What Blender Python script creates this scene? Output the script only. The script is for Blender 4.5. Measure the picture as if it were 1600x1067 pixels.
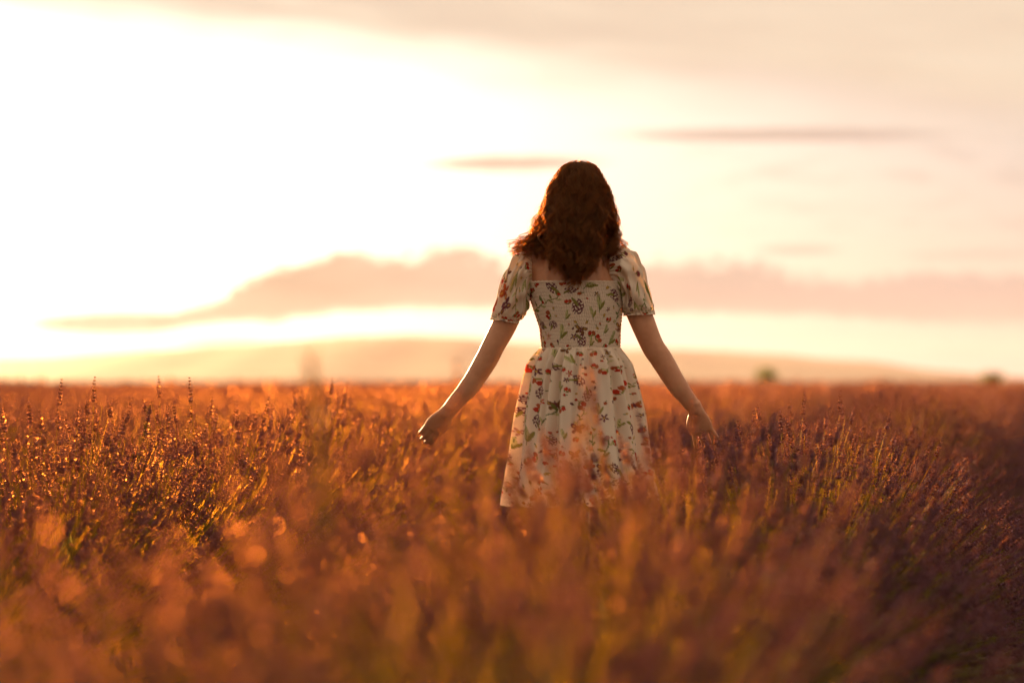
import bpy, bmesh, math, random
import numpy as np
from mathutils import Vector, Matrix

# ------------------------------------------------------------------ reset
for o in list(bpy.data.objects):
    bpy.data.objects.remove(o, do_unlink=True)
scene = bpy.context.scene
COL = scene.collection
rad = math.radians

# ------------------------------------------------------------------ camera
# 85 mm portrait lens, wide open, held about 0.92 m above the field, 7.9 m behind the person
CAM_H = 0.92
FOCAL_PX = 85.0 / 36.0 * 1600.0        # focal length in photograph pixels
DIST = 7.94
cam_d = bpy.data.cameras.new("camera")
cam = bpy.data.objects.new("camera", cam_d)
COL.objects.link(cam)
cam.location = (0, 0, CAM_H)
cam.rotation_euler = (rad(90.0 + 0.98), 0, 0)
cam_d.lens = 85.0
cam_d.sensor_width = 36.0
cam_d.clip_start = 0.05
cam_d.clip_end = 30000
cam_d.dof.use_dof = True
cam_d.dof.focus_distance = DIST
cam_d.dof.aperture_fstop = 1.7
scene.camera = cam

scene.render.engine = 'CYCLES'
scene.cycles.use_denoising = True
scene.cycles.max_bounces = 7
scene.cycles.diffuse_bounces = 3
scene.cycles.glossy_bounces = 2
scene.cycles.transmission_bounces = 5
scene.cycles.transparent_max_bounces = 6
scene.cycles.volume_bounces = 1
scene.cycles.sample_clamp_indirect = 4.0
scene.cycles.use_adaptive_sampling = True
scene.cycles.adaptive_threshold = 0.015

vs = scene.view_settings
vs.view_transform = 'Standard'
vs.look = 'None'
vs.exposure = 2.0
vs.gamma = 1.0
vs.use_curve_mapping = False

# ------------------------------------------------------------------ sky and sun
SUN_AZ = -14.5     # degrees, left of the viewing direction (+Y), just outside the frame
SUN_EL = 6.5
SUN_DIR = Vector((math.sin(rad(SUN_AZ)) * math.cos(rad(SUN_EL)),
                  math.cos(rad(SUN_AZ)) * math.cos(rad(SUN_EL)), math.sin(rad(SUN_EL))))

world = bpy.data.worlds.new("World")
scene.world = world
world.use_nodes = True
WT = world.node_tree
WT.nodes.clear()


class E:
    """small wrapper: arithmetic on node sockets"""
    def __init__(self, nt, sock):
        self.nt, self.s = nt, sock

    def m(self, op, *others, clamp=False):
        n = self.nt.nodes.new('ShaderNodeMath')
        n.operation = op
        n.use_clamp = clamp
        for i, v in enumerate((self,) + others):
            if isinstance(v, E):
                self.nt.links.new(v.s, n.inputs[i])
            else:
                n.inputs[i].default_value = v
        return E(self.nt, n.outputs[0])

    def __add__(self, o): return self.m('ADD', o)
    def __radd__(self, o): return self.m('ADD', o)
    def __sub__(self, o): return self.m('SUBTRACT', o)
    def __rsub__(self, o): return (self * -1.0) + o
    def __mul__(self, o): return self.m('MULTIPLY', o)
    def __rmul__(self, o): return self.m('MULTIPLY', o)
    def __truediv__(self, o): return self.m('DIVIDE', o)

    def smooth(self, a, b, lo=0.0, hi=1.0):
        n = self.nt.nodes.new('ShaderNodeMapRange')
        n.interpolation_type = 'SMOOTHSTEP'
        self.nt.links.new(self.s, n.inputs[0])
        for i, v in enumerate((a, b, lo, hi)):
            n.inputs[1 + i].default_value = v
        return E(self.nt, n.outputs[0])

    def curve(self, pts, x0, x1, y1):
        """piecewise curve: pts in real units, x range x0..x1, y range 0..y1"""
        n = self.nt.nodes.new('ShaderNodeFloatCurve')
        c = n.mapping.curves[0]
        n.mapping.extend = 'HORIZONTAL'
        ps = [((x - x0) / (x1 - x0), y / y1) for x, y in pts]
        while len(c.points) < len(ps):
            c.points.new(0.5, 0.5)
        for p, (x, y) in zip(c.points, sorted(ps)):
            p.location = (x, y)
        n.mapping.update()
        k = (self - x0) / (x1 - x0)
        self.nt.links.new(k.s, n.inputs['Value'])
        return E(self.nt, n.outputs[0]) * y1


def noise(nt, vec, scale, detail=4, rough=0.55, out=0):
    n = nt.nodes.new('ShaderNodeTexNoise')
    n.inputs['Scale'].default_value = scale
    n.inputs['Detail'].default_value = detail
    n.inputs['Roughness'].default_value = rough
    nt.links.new(vec.s, n.inputs['Vector'])
    return E(nt, n.outputs[out])


def combine(nt, x, y, z=0.0):
    n = nt.nodes.new('ShaderNodeCombineXYZ')
    for i, v in enumerate((x, y, z)):
        if isinstance(v, E):
            nt.links.new(v.s, n.inputs[i])
        else:
            n.inputs[i].default_value = v
    return E(nt, n.outputs[0])


def mixc(nt, fac, a, b, blend='MIX'):
    n = nt.nodes.new('ShaderNodeMix')
    n.data_type = 'RGBA'
    n.blend_type = blend
    n.clamp_factor = blend == 'MIX'
    for v, s in ((fac, n.inputs[0]), (a, n.inputs[6]), (b, n.inputs[7])):
        if isinstance(v, E):
            nt.links.new(v.s, s)
        elif isinstance(v, (int, float)):
            s.default_value = v
        else:
            s.default_value = (*v, 1.0)
    return E(nt, n.outputs[2])


def build_sky():
    nt = WT
    tc = nt.nodes.new('ShaderNodeTexCoord')
    sep = nt.nodes.new('ShaderNodeSeparateXYZ')
    nt.links.new(tc.outputs['Generated'], sep.inputs[0])
    X, Y, Z = (E(nt, sep.outputs[i]) for i in range(3))
    az = X.m('ARCTAN2', Y) * (180 / math.pi)
    el = Z.m('ARCSINE') * (180 / math.pi)
    # angle to the sun
    cs = X * SUN_DIR.x + Y * SUN_DIR.y + Z * SUN_DIR.z
    ang = cs.m('MINIMUM', 1.0).m('MAXIMUM', -1.0).m('ARCCOSINE') * (180 / math.pi)

    sky = nt.nodes.new('ShaderNodeTexSky')
    sky.sky_type = 'NISHITA'
    sky.sun_disc = False
    sky.sun_elevation = rad(SUN_EL)
    sky.sun_rotation = rad(SUN_AZ)
    sky.air_density = 1.0
    sky.dust_density = 2.0
    sky.ozone_density = 1.0
    nish = E(nt, sky.outputs[0])

    vec = combine(nt, az, el)
    # thin bright veil round the hidden sun: forward scattering of the high haze
    aur = (ang * ang / -170.0).m('EXPONENT')
    wide = (ang / -42.0).m('EXPONENT')
    clear = mixc(nt, 1.0, mixc(nt, 1.0, nish, SKY_TINT, 'MULTIPLY'),
                 mixc(nt, 1.0, combine(nt, aur, aur, aur), SKY_AUR, 'MULTIPLY'), 'ADD')
    clear = mixc(nt, 1.0, clear,
                 mixc(nt, 1.0, combine(nt, wide, wide, wide), SKY_WIDE, 'MULTIPLY'), 'ADD')

    # coordinates for cloud noise, stretched along the horizon
    n_edge = noise(nt, combine(nt, az * 1.5, el * 3.2), 1.0, 7, 0.62) - 0.5
    n_fine = noise(nt, combine(nt, az * 4.2, el * 6.5), 1.0, 4, 0.55) - 0.5
    n_soft = noise(nt, combine(nt, az * 0.25, el * 1.1), 1.0, 4, 0.5) - 0.5
    n_wide = noise(nt, combine(nt, az * 0.06, el * 0.5), 1.0, 3, 0.5) - 0.5
    faz = (az.m('ABSOLUTE')).smooth(13.0, 25.0)           # beyond the lens' view: generic clouds

    def A(px): return math.degrees(math.atan((px - 800) / FOCAL_PX))
    def L(py): return (598 - py) / FOCAL_PX * 57.2958

    # 1. the cloud bank above the hills
    top = az.curve([(-180, L(440)), (-60, L(400)), (-25, L(420)), (A(-150), L(505)), (A(290), L(500)), (A(325), L(470)), (A(370), L(440)), (A(400), L(424)), (A(470), L(414)),
                    (A(495), L(396)), (A(570), L(393)), (A(620), L(397)), (A(690), L(383)), (A(750), L(392)),
                    (A(810), L(408)), (A(930), L(404)), (A(1030), L(410)), (A(1150), L(412)), (A(1240), L(424)),
                    (A(1310), L(438)), (A(1400), L(428)), (A(1480), L(420)), (A(1600), L(436)), (25, L(410)),
                    (60, L(430)), (180, L(440))], -180, 180, 8.0)
    bot = az.curve([(-180, L(500)), (-25, L(500)), (A(330), L(508)), (A(480), L(500)), (A(560), L(488)), (A(800), L(484)), (A(1100), L(492)), (A(1250), L(494)),
                    (A(1420), L(505)), (A(1600), L(508)), (25, L(500)), (180, L(500))], -180, 180, 8.0)
    d_top = top - el + n_edge * 0.9 + n_fine * 0.75 + n_soft * 0.5
    d_bot = el - bot + n_edge * 0.3
    bank = d_top.smooth(-0.10, 0.20) * d_bot.smooth(-0.10, 0.16)

    def lens(px0, px1, py, hpx, soft=0.16, dens=1.0, tilt=0.0, nz=0.30):
        c, w = (A(px0) + A(px1)) / 2, (A(px1) - A(px0)) / 2
        h = hpx / FOCAL_PX * 57.2958
        r = (az - c) / w
        e = (el - L(py) - r * tilt + n_edge * nz * h * 2.0) / h
        d = 1.0 - (r * r + e * e).m('SQRT') + n_soft * 0.3
        return d.smooth(-0.25, 0.45) * dens

    smalls = [lens(960, 1480, 214, 12, tilt=-0.03), lens(650, 940, 256, 13, tilt=0.02),
              lens(1180, 1320, 392, 8, dens=0.7), lens(40, 320, 507, 19, tilt=0.05, dens=1.0),
              lens(1400, 1640, 402, 9, dens=0.45), lens(1430, 1560, 552, 5, dens=0.4),
              lens(260, 420, 532, 10, dens=0.5)]
    small = smalls[0]
    for s_ in smalls[1:]:
        small = small.m('MAXIMUM', s_)
    # pale ripples on the right-hand side
    n_rip = noise(nt, combine(nt, az * 0.55, el * 2.6), 1.0, 5, 0.55) - 0.5
    rip = n_rip.smooth(-0.04, 0.2) * (az.smooth(A(980), A(1250))) * el.smooth(L(420), L(330)) * \
        el.smooth(L(170), L(250)) * 0.35
    # 2. the high sheet that covers the rest of the sky
    edge = (az * -0.10) + L(128)
    edge = edge.m('MAXIMUM', 4.5).m('MINIMUM', 9.5)
    sheet = (el - edge + n_soft * 1.0).smooth(-0.9, 1.25)
    streak = noise(nt, combine(nt, az * 0.10, (el + az * 0.1) * 0.75), 1.0, 5, 0.55)

    cl_bank = mixc(nt, ang.smooth(5.0, 26.0), CL_NEAR, CL_FAR)
    col = mixc(nt, sheet * (streak.smooth(0.2, 0.6) * 0.3 + 0.7), clear,
               mixc(nt, streak.smooth(0.3, 0.75), SHEET_A, SHEET_B))
    col = mixc(nt, rip, col, cl_bank)
    col = mixc(nt, small * 0.85, col, cl_bank)
    col = mixc(nt, bank * (n_soft * 0.35 + 0.94), col, cl_bank)
    bg = nt.nodes.new('ShaderNodeBackground')
    bg.inputs['Strength'].default_value = 0.05
    nt.links.new(col.s, bg.inputs['Color'])
    out = nt.nodes.new('ShaderNodeOutputWorld')
    nt.links.new(bg.outputs[0], out.inputs['Surface'])


# radiances are given for exposure 0 and strength 0.1
K = 2.0 / 2 ** 2.0
SKY_TINT = tuple(K * c for c in (0.3, 0.27, 0.27))
SKY_AUR = tuple(K * c for c in (6, 6.4, 7))
SKY_WIDE = tuple(K * c for c in (9.0, 8.4, 8.4))
CL_NEAR = tuple(K * c for c in (6.2, 4.4, 2.7))
CL_FAR = tuple(K * c for c in (6.3, 4.8, 3.9))
SHEET_A = tuple(K * c for c in (8.9, 7.2, 5.2))
SHEET_B = tuple(K * c for c in (8.0, 6.2, 4.7))
build_sky()
world.cycles.sampling_method = 'MANUAL'
world.cycles.sample_map_resolution = 1024

sun_d = bpy.data.lights.new("sun", 'SUN')
sun_d.energy = 5.0
sun_d.angle = rad(0.6)
sun_d.color = (1.0, 0.58, 0.25)
sun = bpy.data.objects.new("sun", sun_d)
COL.objects.link(sun)
sun.location = SUN_DIR * 60
sun.rotation_euler = (-SUN_DIR).to_track_quat('-Z', 'Y').to_euler()

# ------------------------------------------------------------------ helpers
def link(name, me, parent=None, mats=None):
    o = bpy.data.objects.new(name, me)
    COL.objects.link(o)
    if parent is not None:
        o.parent = parent
    if mats is not None and me is not None:
        for m in (mats if isinstance(mats, (list, tuple)) else [mats]):
            me.materials.append(m)
    return o


def tag(o, label=None, cat=None, group=None, kind=None):
    if label: o['label'] = label
    if cat: o['category'] = cat
    if group: o['group'] = group
    if kind: o['kind'] = kind
    return o


def np_mesh(name, V, F, smooth=True, mat_idx=None):
    """V (n,3) array, F (m,3) or (m,4) int array"""
    V = np.asarray(V, dtype=np.float32)
    F = np.asarray(F, dtype=np.int32)
    me = bpy.data.meshes.new(name)
    k = F.shape[1]
    me.vertices.add(len(V)); me.vertices.foreach_set('co', V.ravel())
    me.loops.add(F.size); me.loops.foreach_set('vertex_index', F.ravel())
    me.polygons.add(len(F))
    me.polygons.foreach_set('loop_start', np.arange(0, F.size, k, dtype=np.int32))
    if mat_idx is not None:
        me.polygons.foreach_set('material_index', np.asarray(mat_idx, dtype=np.int32))
    me.polygons.foreach_set('use_smooth', np.full(len(F), smooth))
    me.update(calc_edges=True)
    me.validate()
    return me


def material(name):
    m = bpy.data.materials.new(name)
    m.use_nodes = True
    nt = m.node_tree
    nt.nodes.clear()
    out = nt.nodes.new('ShaderNodeOutputMaterial')
    return m, nt, out


def coords(nt, kind='Object'):
    tc = nt.nodes.new('ShaderNodeTexCoord')
    return E(nt, tc.outputs[kind])


def principled(nt, color, rough=0.6, spec=0.3, **kw):
    b = nt.nodes.new('ShaderNodeBsdfPrincipled')
    if isinstance(color, E):
        nt.links.new(color.s, b.inputs['Base Color'])
    else:
        b.inputs['Base Color'].default_value = (*color, 1)
    b.inputs['Roughness'].default_value = rough
    b.inputs['Specular IOR Level'].default_value = spec
    for k, v in kw.items():
        b.inputs[k.replace('_', ' ')].default_value = v
    return b


def leafy(nt, out, color, back, trans=0.45, rough=0.55, spec=0.25, fwd=0.0):
    """thin plant or cloth surface: reflects and lets light through"""
    b = principled(nt, color, rough, spec)
    t = nt.nodes.new('ShaderNodeBsdfTranslucent')
    if isinstance(back, E):
        nt.links.new(back.s, t.inputs['Color'])
    else:
        t.inputs['Color'].default_value = (*back, 1)
    tr = t
    if isinstance(fwd, E) or fwd > 0:                                   # thin tissue scatters most light onward, near its old direction
        f = nt.nodes.new('ShaderNodeBsdfRefraction')
        f.inputs['IOR'].default_value = 1.16
        f.inputs['Roughness'].default_value = 0.56
        if isinstance(back, E):
            nt.links.new(back.s, f.inputs['Color'])
        else:
            f.inputs['Color'].default_value = (*back, 1)
        tr = nt.nodes.new('ShaderNodeMixShader')
        if isinstance(fwd, E):
            nt.links.new(fwd.s, tr.inputs[0])
        else:
            tr.inputs[0].default_value = fwd
        nt.links.new(t.outputs[0], tr.inputs[1])
        nt.links.new(f.outputs[0], tr.inputs[2])
    mx = nt.nodes.new('ShaderNodeMixShader')
    mx.inputs[0].default_value = trans
    nt.links.new(b.outputs[0], mx.inputs[1])
    nt.links.new(tr.outputs[0], mx.inputs[2])
    nt.links.new(mx.outputs[0], out.inputs['Surface'])
    return b


def px(x, y, d):
    """photograph pixel and distance along the view -> world position"""
    return Vector(((x - 800) / FOCAL_PX * d, d, CAM_H + (598 - y) / FOCAL_PX * d))


rng = np.random.default_rng(7)
random.seed(7)

# ------------------------------------------------------------------ ground
def build_ground():
    m, nt, out = material("soil")
    P = coords(nt)
    n1 = noise(nt, P, 0.8, 6, 0.6)
    n2 = noise(nt, P, 22.0, 5, 0.65)
    far = noise(nt, P, 0.02, 3, 0.5)
    c = mixc(nt, n2.smooth(0.3, 0.7), (0.10, 0.062, 0.036), (0.19, 0.125, 0.075))
    c = mixc(nt, n1.smooth(0.45, 0.65) * 0.5, c, (0.13, 0.12, 0.05))
    c = mixc(nt, far.smooth(0.4, 0.6) * 0.35, c, (0.16, 0.10, 0.10))
    b = principled(nt, c, 0.9, 0.1)
    bump = nt.nodes.new('ShaderNodeBump')
    bump.inputs['Strength'].default_value = 0.7
    bump.inputs['Distance'].default_value = 0.03
    nt.links.new(n2.s, bump.inputs['Height'])
    nt.links.new(bump.outputs[0], b.inputs['Normal'])
    nt.links.new(b.outputs[0], out.inputs['Surface'])
    # one sheet, finer near the camera so that the soil can be uneven
    ys = np.concatenate([[-2500, -600, -120, -30], np.arange(-6, 40, 0.5), [45, 60, 90, 150, 300, 700, 1500, 3000, 7500]])
    xs = np.concatenate([[-7500, -2500, -700, -200, -60, -25], np.arange(-12, 14, 0.5), [25, 60, 200, 700, 2500, 7500]])
    XX, YY = np.meshgrid(xs, ys)
    ZZ = 0.025 * np.sin(XX * 2.1 + 1.3 * np.sin(YY * 0.9)) * np.cos(YY * 1.7) - 0.02
    ZZ[(np.abs(XX) > 12) | (YY > 39) | (YY < -6)] = -0.03
    V = np.stack([XX, YY, ZZ], -1).reshape(-1, 3)
    ny, nx = XX.shape
    I = np.arange(ny * nx).reshape(ny, nx)
    F = np.stack([I[:-1, :-1], I[:-1, 1:], I[1:, 1:], I[1:, :-1]], -1).reshape(-1, 4)
    o = link("ground", np_mesh("ground", V, F), mats=m)
    tag(o, "bare brown soil under the lavender rows", kind='structure')


def build_hills():
    m, nt, out = material("hillside")
    P = coords(nt)
    c = mixc(nt, noise(nt, P, 0.006, 5, 0.6).smooth(0.4, 0.6), (0.05, 0.06, 0.035), (0.13, 0.11, 0.07))
    b = principled(nt, c, 0.95, 0.05)
    nt.links.new(b.outputs[0], out.inputs['Surface'])
    D = 4600.0
    prof = [(-2600, 560), (-1200, 548), (-500, 558), (-100, 566), (60, 558), (200, 548), (340, 540), (480, 530), (600, 522), (700, 524),
            (800, 534), (900, 541), (1000, 545), (1090, 545), (1200, 553), (1280, 559), (1380, 567), (1450, 579),
            (1530, 592), (1580, 601), (1700, 603), (2100, 590), (2800, 570), (4000, 560)]
    pxs = np.array([p[0] for p in prof], float)
    hs = np.array([(598 - p[1]) / FOCAL_PX * D for p in prof])
    q = np.linspace(-2600, 4000, 420)
    h = np.interp(q, pxs, hs)
    h = np.convolve(np.pad(h, 4, mode='edge'), np.ones(9) / 9, 'valid')
    h = h + 1.2 * np.sin(q * 0.05) * np.sin(q * 0.013 + 1) + 0.8 * np.sin(q * 0.21 + 2)
    rows = [(-1500, -0.06), (-1000, 0.28), (-600, 0.55), (-250, 0.86), (0, 1.0), (400, 0.85), (900, 0.5), (1500, -0.06)]
    V = []
    for off, k in rows:
        hh = np.where(k > 0, (h + 0.9) * k, -4.0)
        hh = hh + (8 * np.sin(q * 0.031 + off) * np.sin(q * 0.012 + off * 0.7) * k * (1 - k) * 3 if k > 0 else 0)
        V.append(np.stack([(q - 800) / FOCAL_PX * (D + off * 0.15), np.full_like(q, D + off), np.maximum(hh, -4)], -1))
    V = np.concatenate(V)
    n = len(q)
    I = np.arange(len(rows) * n).reshape(len(rows), n)
    F = np.stack([I[:-1, :-1], I[:-1, 1:], I[1:, 1:], I[1:, :-1]], -1).reshape(-1, 4)
    o = link("hills", np_mesh("hills", V, F), mats=m)
    tag(o, "long low range of hazy hills behind the field", kind='structure')


def build_haze():
    m, nt, out = material("haze_air")
    v = nt.nodes.new('ShaderNodeVolumePrincipled')
    v.inputs['Color'].default_value = (0.98, 0.80, 0.94, 1)
    v.inputs['Density'].default_value = HAZE_DENSITY
    v.inputs['Anisotropy'].default_value = HAZE_G
    nt.links.new(v.outputs[0], out.inputs['Volume'])
    x0, x1, y0, y1, z0, z1 = -7000, 7000, -2000, 7000, -5.5, 110
    V = [(x, y, z) for z in (z0, z1) for y in (y0, y1) for x in (x0, x1)]
    F = [(0, 2, 3, 1), (4, 5, 7, 6), (0, 1, 5, 4), (2, 6, 7, 3), (0, 4, 6, 2), (1, 3, 7, 5)]
    o = link("haze", np_mesh("haze", V, F, smooth=False), mats=m)
    tag(o, "thin warm evening haze lying over the whole field", "haze", kind='stuff')


HAZE_DENSITY = 0.00005
HAZE_G = 0.2
build_ground()
build_hills()
build_haze()

# ------------------------------------------------------------------ lavender
def lavender_materials():
    mats = []
    # flower spikes: mauve calyxes with paler open florets
    m, nt, out = material("lavender_flower")
    geo = nt.nodes.new('ShaderNodeNewGeometry')
    ri = E(nt, geo.outputs['Random Per Island'])
    oi = nt.nodes.new('ShaderNodeObjectInfo')
    ro = E(nt, oi.outputs['Random'])
    c = mixc(nt, ri, (0.070, 0.038, 0.078), (0.180, 0.100, 0.215))
    c = mixc(nt, ri.smooth(0.90, 0.97), c, (0.36, 0.22, 0.36))
    c = mixc(nt, (ro * 17.0).m('FRACT') * 0.45, c, (0.15, 0.08, 0.10))
    t = mixc(nt, ri, (0.52, 0.27, 0.08), (0.94, 0.55, 0.23))
    leafy(nt, out, c, t, trans=0.42, rough=0.75, spec=0.10, fwd=ri.smooth(0.72, 0.95) * 0.60 + 0.18)
    mats.append(m)
    # stems
    m, nt, out = material("lavender_stem")
    geo = nt.nodes.new('ShaderNodeNewGeometry')
    ri = E(nt, geo.outputs['Random Per Island'])
    c = mixc(nt, ri, (0.085, 0.105, 0.022), (0.15, 0.165, 0.045))
    t = mixc(nt, ri, (0.60, 0.39, 0.06), (0.82, 0.54, 0.10))
    leafy(nt, out, c, t, trans=0.42, rough=0.75, spec=0.08, fwd=0.55)
    mats.append(m)
    # narrow grey-green leaves
    m, nt, out = material("lavender_leaf")
    geo = nt.nodes.new('ShaderNodeNewGeometry')
    ri = E(nt, geo.outputs['Random Per Island'])
    c = mixc(nt, ri, (0.06, 0.075, 0.028), (0.12, 0.13, 0.055))
    t = mixc(nt, ri, (0.16, 0.15, 0.03), (0.28, 0.23, 0.05))
    leafy(nt, out, c, t, trans=0.40, rough=0.8, spec=0.06, fwd=0.2)
    mats.append(m)
    return mats


M_FLOWER, M_STEM, M_LEAF = lavender_materials()


def frames(T):
    """two unit vectors perpendicular to each row of T"""
    ref = np.where(np.abs(T[:, 2:3]) > 0.9, np.array([[1.0, 0, 0]]), np.array([[0, 0, 1.0]]))
    U = np.cross(T, ref); U /= np.linalg.norm(U, axis=1, keepdims=True)
    W = np.cross(T, U)
    return U, W


def tubes(P, R, sides=3):
    """P (n,k,3) polylines, R (n,k) radii -> verts, quads of open tubes"""
    n, k, _ = P.shape
    T = np.gradient(P, axis=1)
    T /= np.linalg.norm(T, axis=2, keepdims=True) + 1e-9
    U, W = frames(T.reshape(-1, 3))
    U = U.reshape(n, k, 3); W = W.reshape(n, k, 3)
    a = np.arange(sides) * 2 * np.pi / sides
    ring = (U[:, :, None, :] * np.cos(a)[None, None, :, None] + W[:, :, None, :] * np.sin(a)[None, None, :, None])
    V = P[:, :, None, :] + ring * R[:, :, None, None]
    idx = np.arange(n * k * sides).reshape(n, k, sides)
    nx = np.roll(idx, -1, axis=2)
    F = np.stack([idx[:, :-1], nx[:, :-1], nx[:, 1:], idx[:, 1:]], -1).reshape(-1, 4)
    return V.reshape(-1, 3), F


def fan(r, n, spread_x, spread_y, hmin, hmax):
    """stem polylines of one bush: sprays leaning out across the row (local x) and a little along it (y)"""
    nt_ = max(8, n // 13)                          # stems grow in tufts, with gaps between them
    u = r.uniform(-1, 1, nt_)
    tx_ = np.sign(u) * np.abs(u) ** 0.85 * spread_x
    ty_ = r.normal(0, spread_y, nt_)
    tl_ = r.uniform(0.88, 1.08, nt_)
    by_ = r.uniform(-0.28, 0.28, nt_)
    q = r.integers(0, nt_, n)
    ax = tx_[q] + r.normal(0, 0.13, n)
    ay = ty_[q] + r.normal(0, 0.10, n)
    L = r.uniform(hmin, hmax, n) * tl_[q] * (1.0 - 0.11 * np.abs(ax))
    base = np.stack([r.normal(0, 0.05, n) + 0.10 * ax, by_[q] + r.normal(0, 0.05, n), np.zeros(n)], -1)
    k = 5
    s = np.linspace(0, 1, k)
    P = np.zeros((n, k, 3))
    bend = 0.30 + 0.25 * r.random(n)              # outer stems start steeper and arch over
    pos = base.copy()
    P[:, 0] = pos
    for i in range(1, k):
        f = 0.72 + bend * s[i]
        tx, ty = np.clip(ax * f, -1.42, 1.42), ay * f
        d = np.stack([np.sin(tx), np.sin(ty) * np.cos(tx), np.cos(tx) * np.cos(ty)], -1)
        pos = pos + d * (L / (k - 1))[:, None]
        P[:, i] = pos
    P += r.normal(0, 0.004, P.shape) * s[None, :, None]
    return P


def spikes(r, P, whorls, florets, detail, size=1.0):
    """flower spikes on the end of each stem polyline"""
    n = len(P)
    tip = P[:, -1]
    d = P[:, -1] - P[:, -2]
    d /= np.linalg.norm(d, axis=1, keepdims=True)
    d[:, 2] += 0.18; d /= np.linalg.norm(d, axis=1, keepdims=True)
    U, W = frames(d)
    ln = r.uniform(0.06, 0.105, n) * size
    Vs, Fs = [], []
    off = 0
    if detail:
        for w in range(whorls):
            t = w / (whorls - 1)
            gap = -0.28 if (w == 0) else 0.0
            c = tip + d * (ln * (t * 0.9 + gap))[:, None]
            rr = 0.0080 * (1.0 - 0.62 * t ** 1.5) * (0.75 if w == 0 else 1.0) * r.uniform(0.8, 1.2, n) * size
            for f in range(florets):
                a = 2 * np.pi * (f + 0.5 * (w % 2)) / florets + r.normal(0, 0.25, n)
                o = U * np.cos(a)[:, None] + W * np.sin(a)[:, None]
                ax = o * 0.62 + d * 0.78
                side = np.cross(ax, o); side /= np.linalg.norm(side, axis=1, keepdims=True)
                up = np.cross(side, ax)
                p0 = c + o * (rr * 0.15)[:, None]
                fl = rr * 1.55 * r.uniform(0.8, 1.25, n)
                p1 = p0 + ax * fl[:, None]
                mid = p0 + ax * (fl * 0.55)[:, None]
                w_ = (fl * 0.34)[:, None]
                q = np.stack([p0, mid + side * w_, mid - side * w_ * 0.5 + up * w_ * 0.9,
                              mid - side * w_ * 0.5 - up * w_ * 0.9, p1], 1)
                Vs.append(q.reshape(-1, 3))
                b = off + np.arange(n)[:, None, None] * 5
                tri = np.array([[0, 2, 1], [0, 3, 2], [0, 1, 3], [4, 1, 2], [4, 2, 3], [4, 3, 1]])[None]
                Fs.append((b + tri).reshape(-1, 3))
                off += n * 5
    else:
        for w in range(whorls):
            t = w / max(whorls - 1, 1)
            c0 = tip + d * (ln * (t * 0.85 - 0.12))[:, None]
            h = ln * (1.15 / whorls)
            rr = 0.0092 * (1 - 0.45 * t) * size * r.uniform(0.8, 1.25, n)
            a = r.uniform(0, 6.28, n)
            vs = [c0]
            for j in range(3):
                aa = a + j * 2.0944
                vs.append(c0 + d * (h * 0.55)[:, None] + (U * np.cos(aa)[:, None] + W * np.sin(aa)[:, None]) * rr[:, None])
            vs.append(c0 + d * h[:, None])
            q = np.stack(vs, 1)
            Vs.append(q.reshape(-1, 3))
            b = off + np.arange(n)[:, None, None] * 5
            tri = np.array([[0, 2, 1], [0, 3, 2], [0, 1, 3], [4, 1, 2], [4, 2, 3], [4, 3, 1]])[None]
            Fs.append((b + tri).reshape(-1, 3))
            off += n * 5
    return np.concatenate(Vs), np.concatenate(Fs)


def leaves(r, n, spread_x, h=0.42):
    """narrow blades filling the lower dome of the bush"""
    a = r.uniform(-1, 1, n) * spread_x
    y = r.uniform(-0.42, 0.42, n)
    q = r.uniform(0.30, 1.0, n) ** 0.6 * h
    p = np.stack([np.sin(a) * q * 1.15, y, np.cos(a) * q + 0.02], -1)
    d = np.stack([np.sin(a) + r.normal(0, 0.35, n), r.normal(0, 0.45, n), np.cos(a) + 0.5 + r.normal(0, 0.2, n)], -1)
    d /= np.linalg.norm(d, axis=1, keepdims=True)
    U, W = frames(d)
    t = r.uniform(0, 6.28, n)
    s = U * np.cos(t)[:, None] + W * np.sin(t)[:, None]
    ln = r.uniform(0.05, 0.11, n)[:, None]
    w = r.uniform(0.0018, 0.0032, n)[:, None]
    V = np.stack([p - s * w * 0.5, p + s * w * 0.5, p + d * ln * 0.55 + s * w, p + d * ln - d * 0, p + d * ln * 0.55 - s * w], 1)
    b = np.arange(n)[:, None, None] * 5
    F = (b + np.array([[0, 1, 2], [0, 2, 4], [4, 2, 3]])[None]).reshape(-1, 3)
    return V.reshape(-1, 3), F


def bush_variant(seed, n, detail):
    r = np.random.default_rng(seed)
    P = fan(r, n, 1.28 if detail else 0.98, 0.27, 0.56, 0.80)
    # a few long stems stand proud of the rest
    k = r.choice(n, n // 22, replace=False)
    P[k] *= np.array([1.03, 1.03, 1.04])
    R = np.linspace(0.0017, 0.0011, P.shape[1])[None].repeat(n, 0)
    sv, sf = tubes(P, R * (1.0 if detail else 1.5), 3)
    fl = r.random(n) < (0.85 if seed % 100 < 3 or not detail else 0.52)
    fv, ff = spikes(r, P[fl], 9 if detail else 4, 5, detail, 1.0 if detail else 1.08)
    lv, lf = leaves(r, 1100 if detail else 600, 1.2, 0.36)
    if not detail:
        pass
    mk = lambda nm, v, f, m: (np_mesh(nm, v, f, smooth=False), m)
    out = []
    for nm, v, f, m in (("stems", sv, sf, M_STEM), ("flower_spikes", fv, ff, M_FLOWER), ("leaves", lv, lf, M_LEAF)):
        me = np_mesh("lavender_" + nm, v, f, smooth=False)
        me.materials.append(m)
        out.append((nm, me))
    return out


ROW_ANG = rad(12.2)
ROW_D = Vector((math.sin(ROW_ANG), math.cos(ROW_ANG)))
ROW_N = Vector((math.cos(ROW_ANG), -math.sin(ROW_ANG)))
ROW_C0, ROW_S = -0.777, 1.78

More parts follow.
